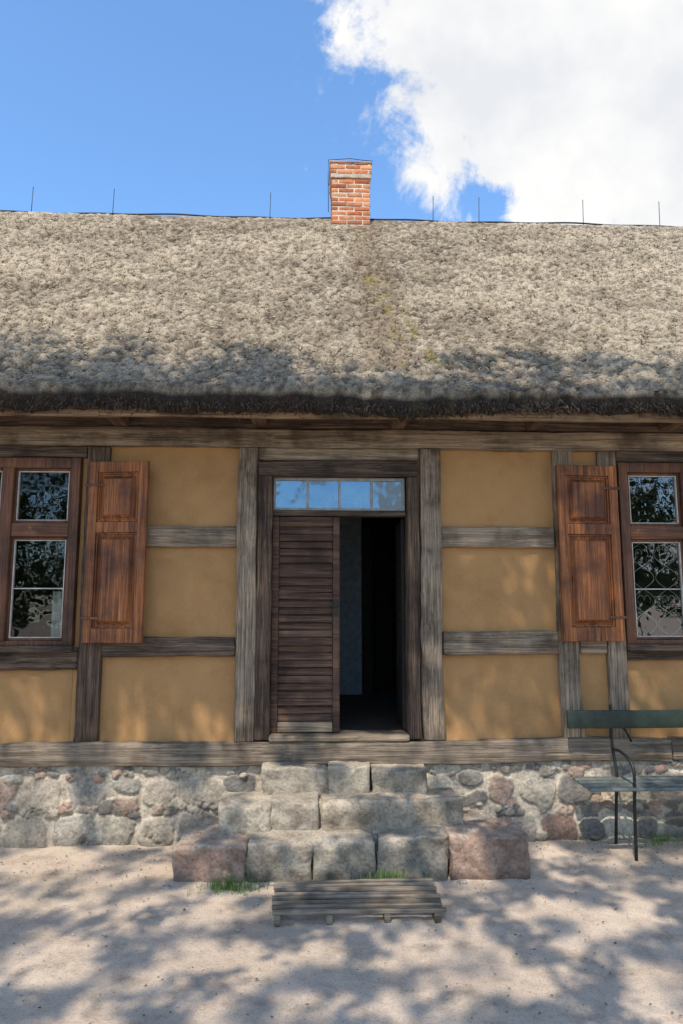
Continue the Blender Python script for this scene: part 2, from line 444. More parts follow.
def lf(mb):
    bar(mb,-.388,-.325,.035,.085,.955,2.948,.004,.1,.003);bar(mb,.185,.248,.035,.085,.955,2.948,.004,.1,.003)
    bar(mb,-.322,.182,.04,.085,2.86,2.948,.004,.1,.003)
    n=26;z0=1.055;z1=2.855;h=(z1-z0)/n
    for k in range(n):
        z=z0+k*h
        cc,d=X3(-.322,.182,.048,.066,z+.002,z+h-.007)
        v,f=rbox_geo(cc,d,.004,.06,.004,9,k+3)
        v[:,1]+=(v[:,2]-(z+h/2))*.3+.007*math.sin(k*2.3)
        v[:,2]+=.004*math.sin(k*3.7)+v[:,0]*.018*math.sin(k*1.9)
        mb.add(v,f)
    bar(mb,-.322,.182,.075,.08,1.0,2.9,.002,1,0)
mpart("leaf_boards",W_DOOR,leaf,lf)
mpart("kick_rail",W_H,leaf,lambda mb: bar(mb,-.322,.182,.03,.085,.957,1.05,.005,.08,.004))
def lock(mb):
    bar(mb,.20,.232,.024,.034,2.02,2.16,.003,1,0);bar(mb,.206,.226,-.005,.026,2.095,2.115,.006,1,0)
    bar(mb,.14,.226,-.012,-.002,2.096,2.114,.004,1,0)
mpart("door_handle",M_IRON,leaf,lock)
rl=empty("door_leaf",(.86,.1,.95),dfr)
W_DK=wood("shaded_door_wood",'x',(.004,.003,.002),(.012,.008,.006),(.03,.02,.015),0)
def lf2(mb):
    bar(mb,.85,.882,.13,.19,.955,2.948,.004,.1,.002);bar(mb,.865,.90,.68,.75,.955,2.948,.004,.1,.002)
    for k in range(22):
        z=.96+k*.09;bar(mb,.865,.882,.185,.685,z,z+.088,.004,.2,.002)
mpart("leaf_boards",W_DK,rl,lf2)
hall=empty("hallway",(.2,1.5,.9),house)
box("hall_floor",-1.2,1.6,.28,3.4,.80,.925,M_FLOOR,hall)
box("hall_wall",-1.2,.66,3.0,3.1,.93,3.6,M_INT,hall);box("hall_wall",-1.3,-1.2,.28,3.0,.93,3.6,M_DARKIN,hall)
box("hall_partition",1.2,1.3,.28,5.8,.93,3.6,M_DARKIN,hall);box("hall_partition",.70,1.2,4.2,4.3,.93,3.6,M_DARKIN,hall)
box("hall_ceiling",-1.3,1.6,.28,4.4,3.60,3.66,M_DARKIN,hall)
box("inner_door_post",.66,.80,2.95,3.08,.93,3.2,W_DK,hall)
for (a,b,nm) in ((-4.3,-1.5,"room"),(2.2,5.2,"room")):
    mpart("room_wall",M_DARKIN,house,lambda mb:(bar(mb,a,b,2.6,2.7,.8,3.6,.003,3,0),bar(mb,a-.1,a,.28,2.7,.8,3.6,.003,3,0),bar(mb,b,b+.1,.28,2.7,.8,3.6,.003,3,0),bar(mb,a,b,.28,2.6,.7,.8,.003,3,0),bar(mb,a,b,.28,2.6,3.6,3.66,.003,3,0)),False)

# ---- windows
def window(x0,x1,lattice,refl):
    w=empty("window",((x0+x1)/2,.0,WZ[0]),house)
    z0,z1=WZ;xm=(x0+x1)/2
    def fr(mb):
        bar(mb,x0,x0+.085,-.045,.10,z0,z1,.006,.1,.003);bar(mb,x1-.085,x1,-.045,.10,z0,z1,.006,.1,.003)
        bar(mb,xm-.05,xm+.05,-.05,.09,z0+.045,z1-.095,.008,.1,.003)
        bar(mb,x0+.08,x1-.08,-.04,.10,z1-.10,z1-.002,.006,.1,.003);bar(mb,x0+.08,x1-.08,-.04,.10,z0+.002,z0+.05,.006,.1,.003)
    mpart("window_frame",W_FR,w,fr)
    for a,b in ((x0+.086,xm-.051),(xm+.051,x1-.086)):
        timber("transom_rail",a,b,-.042,.085,2.74,2.87,W_FRH,w,r=.008,amp=.003,warp=0)
    panes=MB();bead=MB();sash=MB()
    for a,b in ((x0+.086,xm-.051),(xm+.051,x1-.086)):
        for c,d in ((z0+.051,2.739),(2.871,z1-.101)):
            s=.024
            bar(sash,a,a+s,-.01,.05,c,d,.003,.3,.001);bar(sash,b-s,b,-.01,.05,c,d,.003,.3,.001)
            bar(sash,a+s,b-s,-.012,.05,c,c+s,.003,.3,.001);bar(sash,a+s,b-s,-.012,.05,d-s,d,.003,.3,.001)
            t=.009;A,B,C,D=a+s,b-s,c+s,d-s
            bar(bead,A,A+t,-.004,.03,C,D,.002,.3,.001);bar(bead,B-t,B,-.004,.03,C,D,.002,.3,.001)
            bar(bead,A+t,B-t,-.004,.03,C,C+t,.002,.3,.001);bar(bead,A+t,B-t,-.004,.03,D-t,D,.002,.3,.001)
            if c<2: bar(bead,A+t,B-t,.002,.03,(C+D)/2-.005,(C+D)/2+.005,.002,.3,.001)
            panes.add([(A,.02,C),(B,.02,C),(B,.02,D),(A,.02,D)],[(0,1,2,3)])
    sash.obj("sash",W_FR,w);bead.obj("glazing_bead",M_WHITE,w);panes.obj("pane",M_GLASSR if lattice else M_GLASS,w,smooth=False)
    timber("window_sill",x0-.02,x1+.02,-.10,-.046,z0-.05,z0+.005,W_HD,w,r=.008,amp=.004,warp=0)
    if lattice:
        mb=MB()
        for a,b in ((x0+.11,xm-.075),(xm+.075,x1-.11)):
            for c,d,nr in ((z0+.08,2.71,4),):
                nW=2;wd=(b-a)/nW;rh=(d-c)/nr
                for k in range(nW):
                    xc=a+(k+.5)*wd
                    for s in (-1,1):
                        pts=[]
                        for q in range(16*nr+1):
                            t=q/(16*nr)
                            pts.append((xc+s*wd*.47*math.sin(t*nr*math.pi),.062+.004*s,c+(d-c)*t))
                        v,f=tube_geo(pts,.0042,5);mb.add(v,f)
                    for j in range(1,nr,2):
                        zc_=c+(j+.5)*rh
                        for s in (-1,1):
                            pts=[]
                            for q in range(15):
                                an=q/14*1.3*math.pi;rr0=.04*(1-q/26)
                                pts.append((xc+s*(.038-rr0*math.cos(an)),.058,zc_+rr0*1.6*math.sin(an)))
                            v,f=tube_geo(pts,.0028,5);mb.add(v,f)
        mb.obj("lattice_grille",M_LACE,w)
    if refl:  # pale wavy strip added behind the glass, standing in for a bright reflection
        mb=MB()
        for (a,b,z_0,z_1) in refl:
            n=30;V=[];F=[]
            for i in range(n+1):
                x=a+(b-a)*i/n;y=.11+.012*math.sin(i*1.9)
                V+= [(x,y,z_0),(x,y+.004,z_1)]
            for i in range(n): F.append((2*i,2*i+2,2*i+3,2*i+1))
            mb.add(V,F)
        mb.obj("reflection_strip",M_LACE,w)
    return w
window(*WL,False,[(-2.44,-2.29,1.80,2.24)])
window(*WR,True,None)

# ---- shutters
def shutter(hx,hz0,hz1,width,ang,sgn):
    mb=MB();t=.04
    H=hz1-hz0
    st=.085
    bar(mb,0,st,-t,0,0,H,.004,.12,.002);bar(mb,width-st,width,-t,0,0,H,.004,.12,.002)
    for z,hh in ((0,.13),(H*.60,.10),(H-.10,.10)): bar(mb,st,width-st,-t+.001,-.001,z,z+hh,.004,.12,.002)
    for a,b in ((.13,H*.60),(H*.60+.10,H-.10)):
        bar(mb,st-.001,width-st+.001,-t*.22,-.004,a-.001,b+.001,.002,1,0)
        m=.018
        bar(mb,st+.002,width-st-.002,-t*.70,-t*.18,a+.002,a+m,.006,.3,.001);bar(mb,st+.002,width-st-.002,-t*.70,-t*.18,b-m,b-.002,.006,.3,.001)
        bar(mb,st+.002,st+m,-t*.69,-t*.18,a+m,b-m,.006,.3,.001);bar(mb,width-st-m,width-st-.002,-t*.69,-t*.18,a+m,b-m,.006,.3,.001)
        x0,x1,z0,z1=st+.034,width-st-.034,a+.034,b-.034;g=.032;yb,yf=-t*.24,-t*1.15
        mb.add([(x0,yb,z0),(x1,yb,z0),(x1,yb,z1),(x0,yb,z1),(x0+g,yf,z0+g),(x1-g,yf,z0+g),(x1-g,yf,z1-g),(x0+g,yf,z1-g)],
               [(0,1,5,4),(1,2,6,5),(2,3,7,6),(3,0,4,7),(4,5,6,7)])
    ob=mb.obj("shutter",W_SH,house,origin=(0,0,0),smooth=False)
    ob.location=Vector((hx,-.055,hz0))-WP[house.name]
    if sgn>0: ob.rotation_euler=(0,0,-ang)
    else:
        me=ob.data
        for v in me.vertices: v.co.x-=width
        ob.rotation_euler=(0,0,ang)
    for z in (.22,H-.22):
        hb=MB()
        if sgn>0: bar(hb,-.03,.16,-t-.009,-t-.001,z-.012,z+.012,.002,1,0)
        else: bar(hb,-.16,.03,-t-.009,-t-.001,z-.012,z+.012,.002,1,0)
        h=hb.obj("hinge",W_FR,None,origin=(0,0,0));h.parent=ob;h.location=(0,0,0)
shutter(-2.085,1.775,3.44,.56,math.radians(7),1)
shutter(2.905,1.78,3.44,.60,math.radians(4),-1)

# ---- roof (thatch)
RX0,RX1=XL-.35,XR+.35
EY,EZ=-.70,4.0;RY,RZ=3.08,7.78
roof=empty("roof",(.4,3.08,3.9),house)
def thatch():
    st=.021
    xs=np.arange(-5.1,6.5,st);xs=np.concatenate([np.linspace(RX0,-5.15,30),xs,np.linspace(6.55,RX1,30)])
    L=math.hypot(RY-EY,RZ-EZ)
    prof=[]
    prof+= [(-.02,4.28,-.7,.7),(-.25,4.06,-.7,.7),(-.45,3.88,-.7,.7),(-.56,3.810,-.3,-1.)]
    prof+= [(-.62,3.790,-.5,-.9),(-.67,3.805,-.8,-.6),(-.705,3.85,-1,-.2),(-.72,3.90,-1,.1),(-.722,3.945,-.95,.3),(-.71,3.985,-.8,.6)]
    n=int(L/st)
    for k in range(n+1):
        t=k/n;y=EY+(RY-EY)*t;z=EZ+(RZ-EZ)*t
        sag=-.05*math.sin(math.pi*t)
        prof.append((y,z+sag+.0,-.707,.707))
    prof.append((RY+.08,RZ+.015,0,1));prof.append((RY+.2,RZ-.05,.5,.8))
    pr=np.array(prof);m=len(pr)
    nx=len(xs)
    Yp=np.tile(pr[:,0],nx);Zp=np.tile(pr[:,1],nx);ny=np.tile(pr[:,2],nx);nz=np.tile(pr[:,3],nx);Xp=np.repeat(xs,m)
    P=np.stack([Xp,Yp,Zp],1)
    s=(Yp-EY)*1.414
    q=np.stack([Xp,s,Zp*0],1)
    def worley(p,sc):
        pp=p[:,:2]*sc;ii=np.floor(pp).astype(int);best=np.full(len(pp),9.);idn=np.zeros(len(pp))
        for a in (-1,0,1):
            for b in (-1,0,1):
                c=ii+np.array([a,b]);h1=_T[c[:,0]%64,c[:,1]%64,3];h2=_T[c[:,0]%64,c[:,1]%64,9]
                d=np.hypot(c[:,0]+h1-pp[:,0],c[:,1]+h2-pp[:,1])
                lt=d<best;idn=np.where(lt,_T[c[:,0]%64,c[:,1]%64,21],idn);best=np.where(lt,d,best)
        return best,idn
    qq=q.copy();qq[:,0]+=fbm(q*9,3)*.07;qq[:,1]+=fbm(q*9+9,3)*.07
    w1,i1=worley(qq*np.array([1,1.1,1]),10.5);w2,i2=worley(qq+3.3,21.)
    big=fbm(q*np.array([.5,1.2,1]),3)
    mid=fbm(q*3.2,4);fin=fbm(q*26,2)
    disp=.040*big+.024*mid+.038*(.5-w1)+.026*(.5-w2)+.020*fin
    edge_fade=np.clip((RY-Yp)/.25,.35,1)
    disp=disp*edge_fade
    P[:,1]+=ny*disp;P[:,2]+=nz*disp
    rag=(fbm(np.stack([Xp*1.3,Xp*0,Xp*0],1),4)*.045+fbm(np.stack([Xp*9,Xp*0+4,Xp*0],1),3)*.03)
    low=((Zp<4.0)&(Yp<-.5)).astype(float);P[:,2]+=rag*low
    base=np.array((.40,.32,.225));dark=np.array((.105,.076,.048));light=np.array((.56,.47,.345))
    t=np.clip(.58+.4*mid+.55*(.45-w1)+.35*fin+.26*(i1-.5)+.38*(.45-w2)+.35*(i2-.5)+.35*big,0,1)[:,None]
    c=dark*(1-t)+light*t
    c=c*.78+base*.22*(.65+.7*t)
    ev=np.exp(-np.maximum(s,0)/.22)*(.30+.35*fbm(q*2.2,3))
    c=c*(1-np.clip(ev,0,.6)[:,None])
    seam=np.clip(1.15-np.abs(Xp-(.72+.06*fbm(q*1.1,2)))/.27,0,1)*(s>.3);seam=np.clip(seam*1.8,0,1)
    c=c*(1-(.27+.2*mid)[:,None]*seam[:,None]*np.array((.85,1.,1.15)))
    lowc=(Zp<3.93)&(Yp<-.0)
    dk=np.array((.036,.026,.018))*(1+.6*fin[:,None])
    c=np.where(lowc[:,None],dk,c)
    mx=.98-.17*np.clip(s-1.2,0,3)
    qm=q*np.array([10.,6.,1.])
    ms=np.exp(-((Xp-(mx+.12*fbm(q*1.7+3,2)))/.19)**2)*np.clip((3.4-s)/.6,0,1)*np.clip((s+.05)/.2,0,1)*np.clip(fbm(qm+20,2)*5-.9,0,1)
    c=c*(1-ms[:,None]*.8)+np.array((.25,.20,.03))*ms[:,None]*.8
    c=np.clip(c,.008,.9)
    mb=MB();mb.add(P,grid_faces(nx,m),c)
    v=[(RX0,RY+.2,RZ-.05),(RX1,RY+.2,RZ-.05),(RX1,6.9,3.95),(RX0,6.9,3.95),(RX0,RY+.2,RZ-.4),(RX1,RY+.2,RZ-.4),(RX1,6.75,3.7),(RX0,6.75,3.7)]
    mb.add(v,[(0,1,2,3),(7,6,5,4),(3,2,6,7)],(.3,.25,.2))
    for x in (RX0,RX1):
        mb.add([(x,-.68,3.95),(x,RY,RZ),(x,6.9,3.95),(x,6.6,3.75),(x,RY,7.3),(x,-.5,3.85)],[(0,1,4,5),(1,2,3,4)],(.25,.2,.16))
    mb.obj("thatch",M_THATCH,roof)
    n=75000
    X=rng.uniform(-4.9,6.2,n);S=rng.uniform(-.02,5.25,n)
    Sy=EY+S*.7071;Sz=EZ+S*.7071-.05*np.sin(math.pi*S/5.35)
    L=rng.uniform(.02,.05,n);wd=rng.uniform(.0025,.006,n)
    a=rng.normal(0,.8,n)
    dn=np.array([0,-.7071,-.7071]);no=np.array([0,-.7071,.7071]);ax=np.array([1,0,0])
    lift=rng.uniform(.1,.8,n)
    D=np.cos(a)[:,None]*dn+np.sin(a)[:,None]*ax+lift[:,None]*no;D/=np.linalg.norm(D,axis=1,keepdims=True)
    side=np.cross(D,no+rng.normal(0,.3,(n,3)));side/=np.linalg.norm(side,axis=1,keepdims=True)
    q=np.stack([X,S,S*0],1)
    d0=.040*fbm(q*np.array([.5,1.2,1]),3)+.024*fbm(q*3.2,4)
    B=np.stack([X,Sy,Sz],1)+no*(d0[:,None]-.002)
    V=np.empty((n,4,3));V[:,0]=B-side*wd[:,None];V[:,1]=B+side*wd[:,None];V[:,2]=B+D*L[:,None]+side*wd[:,None]*.6;V[:,3]=B+D*L[:,None]-side*wd[:,None]*.6
    tt=rng.random(n)[:,None]
    c=np.array((.15,.11,.075))*(1-tt)+np.array((.64,.55,.42))*tt
    sm=(np.abs(X-.72)<.28)&(S>.3);c=c*np.where(sm,.7,1)[:,None]
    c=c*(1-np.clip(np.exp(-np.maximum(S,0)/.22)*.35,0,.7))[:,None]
    mb=MB();mb.add(V.reshape(-1,3),np.arange(n*4).reshape(-1,4).tolist(),np.repeat(c,4,axis=0))
    mb.obj("straw_ends",M_STRAW,roof,smooth=False)
    n=14000
    X=rng.uniform(-4.2,5.2,n);u=rng.random(n)
    Y=-.73+u*.2;Z=3.845+rng.normal(0,.025,n)-(u*.03)
    L=rng.uniform(.015,.055,n);D=np.stack([rng.normal(0,.35,n),rng.normal(-.35,.3,n),-rng.uniform(.3,1,n)],1);D/=np.linalg.norm(D,axis=1,keepdims=True)
    side=np.cross(D,rng.normal(0,1,(n,3)));side/=np.linalg.norm(side,axis=1,keepdims=True);w=.004
    rag=fbm(np.stack([X*1.3,X*0,X*0],1),4)*.045
    B=np.stack([X,Y,Z+rag],1)
    V=np.empty((n,4,3));V[:,0]=B-side*w;V[:,1]=B+side*w;V[:,2]=B+D*L[:,None]+side*w*.5;V[:,3]=B+D*L[:,None]-side*w*.5
    c=np.array((.06,.045,.033))*rng.uniform(.5,2.0,(n,1))
    mb=MB();mb.add(V.reshape(-1,3),np.arange(n*4).reshape(-1,4).tolist(),np.repeat(c,4,axis=0))
    mb.obj("eave_fringe",M_STRAW,roof,smooth=False)
thatch()
def ridge(mb):
    pts=[(x,RY+.02,RZ+.018+.010*math.sin(x*2.1)+.008*math.sin(x*5.3)) for x in np.arange(RX0,RX1,.15)]
    v,f=tube_geo(pts,.012,6);mb.add(v,f)
mpart("ridge_binding",M_IRON,roof,ridge)
for x in (-4.13,-2.96,-.67,1.75,2.44,4.02,5.19):
    mb=MB();v,f=tube_geo([(x,RY,RZ-.1),(x+.01,RY,RZ+.40)],.005,6);mb.add(v,f);mb.obj("lightning_rod",M_IRON,roof)
chim=empty("chimney",(.51,3.1,7.5),roof)
def bricks(mb):
    x0,x1,y0,y1=.235,.80,2.87,3.4;ch=.071;z=7.3;k=0
    pal=[(.48,.15,.06),(.55,.20,.085),(.42,.125,.05),(.57,.25,.12),(.37,.13,.06),(.52,.23,.12)]
    while z<8.52:
        e=.022 if z>8.30 else 0
        off=.12 if k%2 else 0
        for face in range(4):
            Lx=(x1-x0 if face%2==0 else y1-y0)+2*e
            p=-off if face%2==0 else off-.12
            while p<Lx-.001:
                a=max(p,0);b=min(p+.215,Lx);p+=.229
                if b-a<.02: continue
                if face==0: r=(x0-e+a,x0-e+b,y0-e,y0-e+.10)
                elif face==2: r=(x0-e+a,x0-e+b,y1+e-.10,y1+e)
                elif face==1: r=(x0-e-.001,x0-e+.10,y0-e+.102+a*.6,y0-e+.102+b*.6)
                else: r=(x1+e-.10,x1+e+.001,y0-e+.102+a*.6,y0-e+.102+b*.6)
                j=random.uniform(-.004,.004);kk=random.uniform(.75,1.25);c=[q*kk for q in random.choice(pal)]
                bar(mb,r[0],r[1],r[2]+(j if face==0 else 0),r[3],z,z+ch-.014,.007,.12,.004,12,c=c)
        z+=ch;k+=1
mpart("brick_stack",M_BRICK,chim,bricks)
def mort(mb):
    bar(mb,.243,.792,2.875,3.39,7.3,8.29,.003,3,0,c=(.58,.50,.40));bar(mb,.222,.812,2.853,3.41,8.302,8.52,.003,3,0,c=(.55,.47,.38))
    bar(mb,.205,.83,2.84,3.43,8.532,8.555,.004,.1,.004,c=(.32,.30,.28))
mpart("mortar_core",M_STONE,chim,mort)
def wire(mb):
    v,f=tube_geo([(.19,2.85,7.75),(.185,2.85,8.3),(.19,2.85,8.57),(.3,2.87,8.59),(.5,2.86,8.605),(.7,2.87,8.59),(.84,2.87,8.58)],.005,5);mb.add(v,f)
mpart("conductor_wire",M_IRON,chim,wire)

# ------------------------------------------------------------------ stone steps
steps=empty("stone_steps",(.3,-.4,0),None,"three worn fieldstone steps leading up to the open door","steps")
def step(stones,y0,y1,z0,z1):
    mb=MB()
    for (a,b,c,dy_,dz) in stones:
        sd[0]+=1
        cc,d=X3(a+.003,b-.003,y0-dy_,y1,z0,z1+dz)
        v,f=rbox_geo(cc,d,.012,.017,.006,7,sd[0])
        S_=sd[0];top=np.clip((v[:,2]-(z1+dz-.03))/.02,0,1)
        v[:,0]+=fbm(v*np.array([1,2.,4.])+S_*1.7,2)*.035
        v[:,1]+=fbm(v*4+S_*2.7,3)*.040
        v[:,2]+=fbm(v*np.array([3.,3.,.5])+S_*.9,2)*.026
        v=v+(np.round(fbm(v*6+S_,3)*5)/5*.026)[:,None]*np.array([.15,1,.35])+(fbm(v*24,3)*.007)[:,None]
        ed=np.clip(1-np.hypot(v[:,1]-(y0-dy_),v[:,2]-(z1+dz))/.06,0,1)
        chip=ed*np.clip(fbm(v*np.array([9,0,0])+S_,3)*1.5+.25,0,1)*.04
        v[:,1]+=chip;v[:,2]-=chip*.7
        # slightly splayed foot and rounded vertical arrises
        ex=np.minimum(v[:,0]-a,b-v[:,0]);v[:,1]+=np.clip(1-ex/.05,0,1)**2*.022*(v[:,1]<y0+.05)
        n=fbm(v*9+S_*2,3)[:,None];n2=fbm(v*2.5+S_*4,2)[:,None]
        C=np.array(c)*(1+.38*n+.35*n2)
        li=np.clip(fbm(v*12+70,3)*3-.8,0,1)[:,None]*.5
        C=C*(1-li)+np.array((.46,.42,.33))*li
        dk_=np.clip(fbm(v*5+130,3)*2.5-.5,0,1)[:,None]*.45;C=C*(1-dk_)
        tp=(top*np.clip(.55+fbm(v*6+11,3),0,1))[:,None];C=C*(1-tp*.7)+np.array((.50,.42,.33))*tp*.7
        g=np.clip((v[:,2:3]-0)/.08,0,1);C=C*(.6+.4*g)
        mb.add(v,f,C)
    return mb
gr=(.29,.25,.195);pk=(.30,.20,.15);br=(.32,.265,.195);lt=(.37,.32,.245);dg=(.22,.195,.16)
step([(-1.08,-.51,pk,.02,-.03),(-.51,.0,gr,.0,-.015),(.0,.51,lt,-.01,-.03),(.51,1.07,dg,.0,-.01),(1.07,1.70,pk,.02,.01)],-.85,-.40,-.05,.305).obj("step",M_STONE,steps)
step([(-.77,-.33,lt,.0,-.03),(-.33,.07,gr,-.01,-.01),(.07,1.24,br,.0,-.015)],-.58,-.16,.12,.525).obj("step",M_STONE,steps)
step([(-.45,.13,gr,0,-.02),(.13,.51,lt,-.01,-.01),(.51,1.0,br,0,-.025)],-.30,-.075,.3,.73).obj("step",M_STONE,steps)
def fill(mb): bar(mb,-.95,1.6,-.64,-.075,-.05,.26,.02,.2,.01,c=(.42,.36,.3));bar(mb,-.7,1.15,-.5,-.075,.2,.47,.02,.2,.01,c=(.4,.35,.29))
mpart("step_fill",M_STONE,steps,fill)
r=random.Random(3)
for k in range(34):
    x,y,z=r.choice([(r.uniform(-1.0,1.6),-.60,.27),(r.uniform(-.75,1.2),-.34,.48),(r.uniform(-1.2,1.8),-.90-r.uniform(0,.08),.0)])
    s=r.uniform(.012,.035);mb=MB()
    bar(mb,x-s,x+s,y-s*.8,y+s*.8,z-s*.6,z+s*.7,s*.5,.02,.006,12,c=[q*r.uniform(.95,1.05) for q in r.choice([gr,lt,pk,(.4,.35,.29)])])
    mb.obj("packing_stone",M_STONE,steps)

# ------------------------------------------------------------------ duckboard
pal=empty("wooden_duckboard",(.33,-1.28,0),None,"weathered slatted wooden foot grate lying on the sand","foot grate")
for k in range(8):
    y=-1.04-k*.072
    mb=MB();bar(mb,-.265+random.uniform(-.015,.01),.90+random.uniform(-.01,.015),y-.034,y,.050,.074,.004,.06,.004,8,.006);mb.obj("slat",W_PAL,pal)
for x in (-.23,.12,.51,.85):
    mb=MB();bar(mb,x-.022,x+.022,-1.60,-1.03,-.01,.048,.005,.08,.004);mb.obj("runner",W_PAL,pal)

# ------------------------------------------------------------------ bench
bench=empty("park_bench",(3.3,-.35,0),None,"green wooden bench with curved dark iron legs by the plinth","bench")
mb=MB();bar(mb,2.28,4.30,-.235,-.205,1.02,1.175,.006,.15,.002,4,.003);b=mb.obj("backrest",M_BGREEN,bench)
mb=MB()
for y in (-.62,-.51,-.40,-.29): bar(mb,2.31,4.30,y,y+.085,.575,.60,.006,.15,.002,4,.002)
mb.obj("seat",M_BGREY,bench)
for x in (2.69,3.92):
    mb=MB()
    def tb(pts,r=.013):
        P=[Vector(p) for p in pts];out=[]
        for i in range(len(P)-1):
            p0=P[max(i-1,0)];p1=P[i];p2=P[i+1];p3=P[min(i+2,len(P)-1)]
            for k in range(6):
                t=k/6;out.append(.5*((2*p1)+(-p0+p2)*t+(2*p0-5*p1+4*p2-p3)*t*t+(-p0+3*p1-3*p2+p3)*t**3))
        out.append(P[-1]);v,f=tube_geo(out,r,8);mb.add(v,f)
    tb([(x,-.19,1.22),(x,-.19,1.0),(x,-.20,.84),(x+.01,-.24,.61),(x+.01,-.20,.4),(x+.02,-.12,-.02)],.014)
    tb([(x,-.20,.83),(x,-.33,.845),(x,-.50,.82),(x+.01,-.575,.75),(x+.01,-.585,.62),(x+.01,-.56,.4),(x+.02,-.52,-.02)],.014)
    tb([(x,-.24,.567),(x,-.40,.564),(x,-.58,.567)],.012)
    tb([(x+.01,-.19,1.10),(x+.14,-.14,1.0),(x+.22,-.10,.88)],.010)
    mb.obj("leg",M_IRON,bench)

# ------------------------------------------------------------------ grass and litter
def tuft(name,x,y,n,h,spread,label):
    mb=MB();r=random.Random(int(x*100))
    for k in range(n):
        a=r.uniform(0,6.28);d=abs(r.gauss(0,spread));bx=x+math.cos(a)*d*1.6;by=y+math.sin(a)*d*.5
        hh=h*r.uniform(.4,1.1);la=r.uniform(0,6.28);ln=r.uniform(.1,.7)*hh;w=r.uniform(.0025,.005)
        pa=la+1.57;V=[]
        for t in (0,.4,.75,1):
            cx=bx+math.cos(la)*ln*t*t;cy=by+math.sin(la)*ln*t*t;cz=hh*(t-.15*t*t)-.01;ww=w*(1-t*.85)
            V+=[(cx-math.cos(pa)*ww,cy-math.sin(pa)*ww,cz),(cx+math.cos(pa)*ww,cy+math.sin(pa)*ww,cz)]
        mb.add(V,[(0,1,3,2),(2,3,5,4),(4,5,7,6)])
    o=mb.obj(name,M_GRASS,None,smooth=False);o["label"]=label;o["category"]="grass tuft";o["group"]="grass tufts growing at the steps"
tuft("grass_tuft",-.62,-1.0,200,.13,.09,"small green grass tuft growing against the bottom step")
tuft("grass_tuft",-.02,-.97,60,.07,.06,"short sparse grass at the foot of the steps")
tuft("grass_tuft",.56,-.96,280,.14,.12,"low green grass tuft growing against the bottom step")
tuft("grass_tuft",3.15,-.12,170,.12,.16,"green weeds growing along the foot of the plinth")
tuft("grass_tuft",3.55,-.14,140,.14,.16,"green weeds growing along the foot of the plinth")
tuft("grass_tuft",2.35,-.12,50,.06,.12,"green weeds growing along the foot of the plinth")
def litter():
    mb=MB();r=random.Random(5)
    for k in range(2100):
        x=r.uniform(-3.3,4.2);y=r.uniform(-3.5,-.05)
        if r.random()<.5: y=-abs(r.gauss(0,.5))-.08
        if -1.1<x<1.7 and y>-.9: continue
        s=r.uniform(.002,.008)*(1.6 if r.random()<.06 else 1);c=r.choice([(.07,.05,.03),(.13,.09,.05),(.2,.15,.09),(.30,.27,.24),(.42,.38,.33)])
        a=r.uniform(0,6.28);V=[]
        for j in range(5):
            an=a+j*1.257;V.append((x+math.cos(an)*s*r.uniform(.7,1.7),y+math.sin(an)*s*r.uniform(.6,1.),.004+r.uniform(0,.004)))
        V.append((x,y,.006+s*.7));mb.add(V,[(j,(j+1)%5,5) for j in range(5)],c)
    o=mb.obj("ground_litter",M_SOIL,None,smooth=False);o["kind"]="stuff"
litter()

# ------------------------------------------------------------------ trees
SUN_EL=math.radians(55);SUN_AZ=math.radians(-20)
sdir=Vector((math.sin(SUN_AZ)*math.cos(SUN_EL),-math.cos(SUN_AZ)*math.cos(SUN_EL),math.sin(SUN_EL)))
def leaves(centers,rads,per,size):
    n=len(centers)*per
    C=np.repeat(np.array(centers),per,axis=0);R=np.repeat(np.array(rads),per)
    d=rng.normal(0,1,(n,3));d/=np.linalg.norm(d,axis=1,keepdims=True)
    P=C+d*(R*rng.random(n)**.45)[:,None]*np.array([1,1,.7])
    s=size*rng.uniform(.6,1.3,n)
    t=rng.normal(0,1,(n,3));t/=np.linalg.norm(t,axis=1,keepdims=True)
    u=np.cross(t,rng.normal(0,1,(n,3)));u/=np.linalg.norm(u,axis=1,keepdims=True)
    V=np.empty((n,4,3));V[:,0]=P-t*s[:,None];V[:,1]=P+u*s[:,None]*.55;V[:,2]=P+t*s[:,None];V[:,3]=P-u*s[:,None]*.55
    return V.reshape(-1,3),np.arange(n*4).reshape(-1,4).tolist()
def tree(x,y,zc,R,centers,rads,per,size,label,h0=3.2,nb=16,br=.10):
    t=empty("tree",(x,y,0),None,label,"tree");t["group"]="leafy trees standing across the yard"
    r=random.Random(int(x*10+y));mb=MB()
    pts=[(x+.05*math.sin(k*.9),y+.06*math.cos(k*1.3),-.2+k*(zc+.2)/10) for k in range(11)]
    v,f=tube_geo(pts,[.20*(1-.094*k) for k in range(11)],12);mb.add(v,f)
    cs=list(centers);r.shuffle(cs)
    if br<.05: cs=sorted(cs,key=lambda c:math.hypot(c[0]-x,c[1]-y))
    for c in cs[:nb]:
        zb=min(r.uniform(h0,zc),c[2]-.3) if br<.05 else r.uniform(h0,zc);b=Vector((x,y,zb));e=Vector(c)
        m1=b.lerp(e,.35)+Vector((0,0,-.2));m2=b.lerp(e,.7)+Vector((0,0,.15))
        v,f=tube_geo([b,m1,m2,e],[br,br*.6,br*.35,.01],7);mb.add(v,f)
    mb.obj("trunk",M_BARK,t)
    v,f=leaves(centers,rads,per,size);mb=MB();mb.add(v,f);mb.obj("crown",M_LEAF,t,smooth=False)
rr=random.Random(23)
trunks=[(-9.2,-10.4),(-5.2,-11.6),(3.6,-11.2)]
cent={0:[],1:[],2:[]};rads={0:[],1:[],2:[]}
ny_,nz_=math.sin(SUN_EL),math.cos(SUN_EL)*math.cos(SUN_AZ)
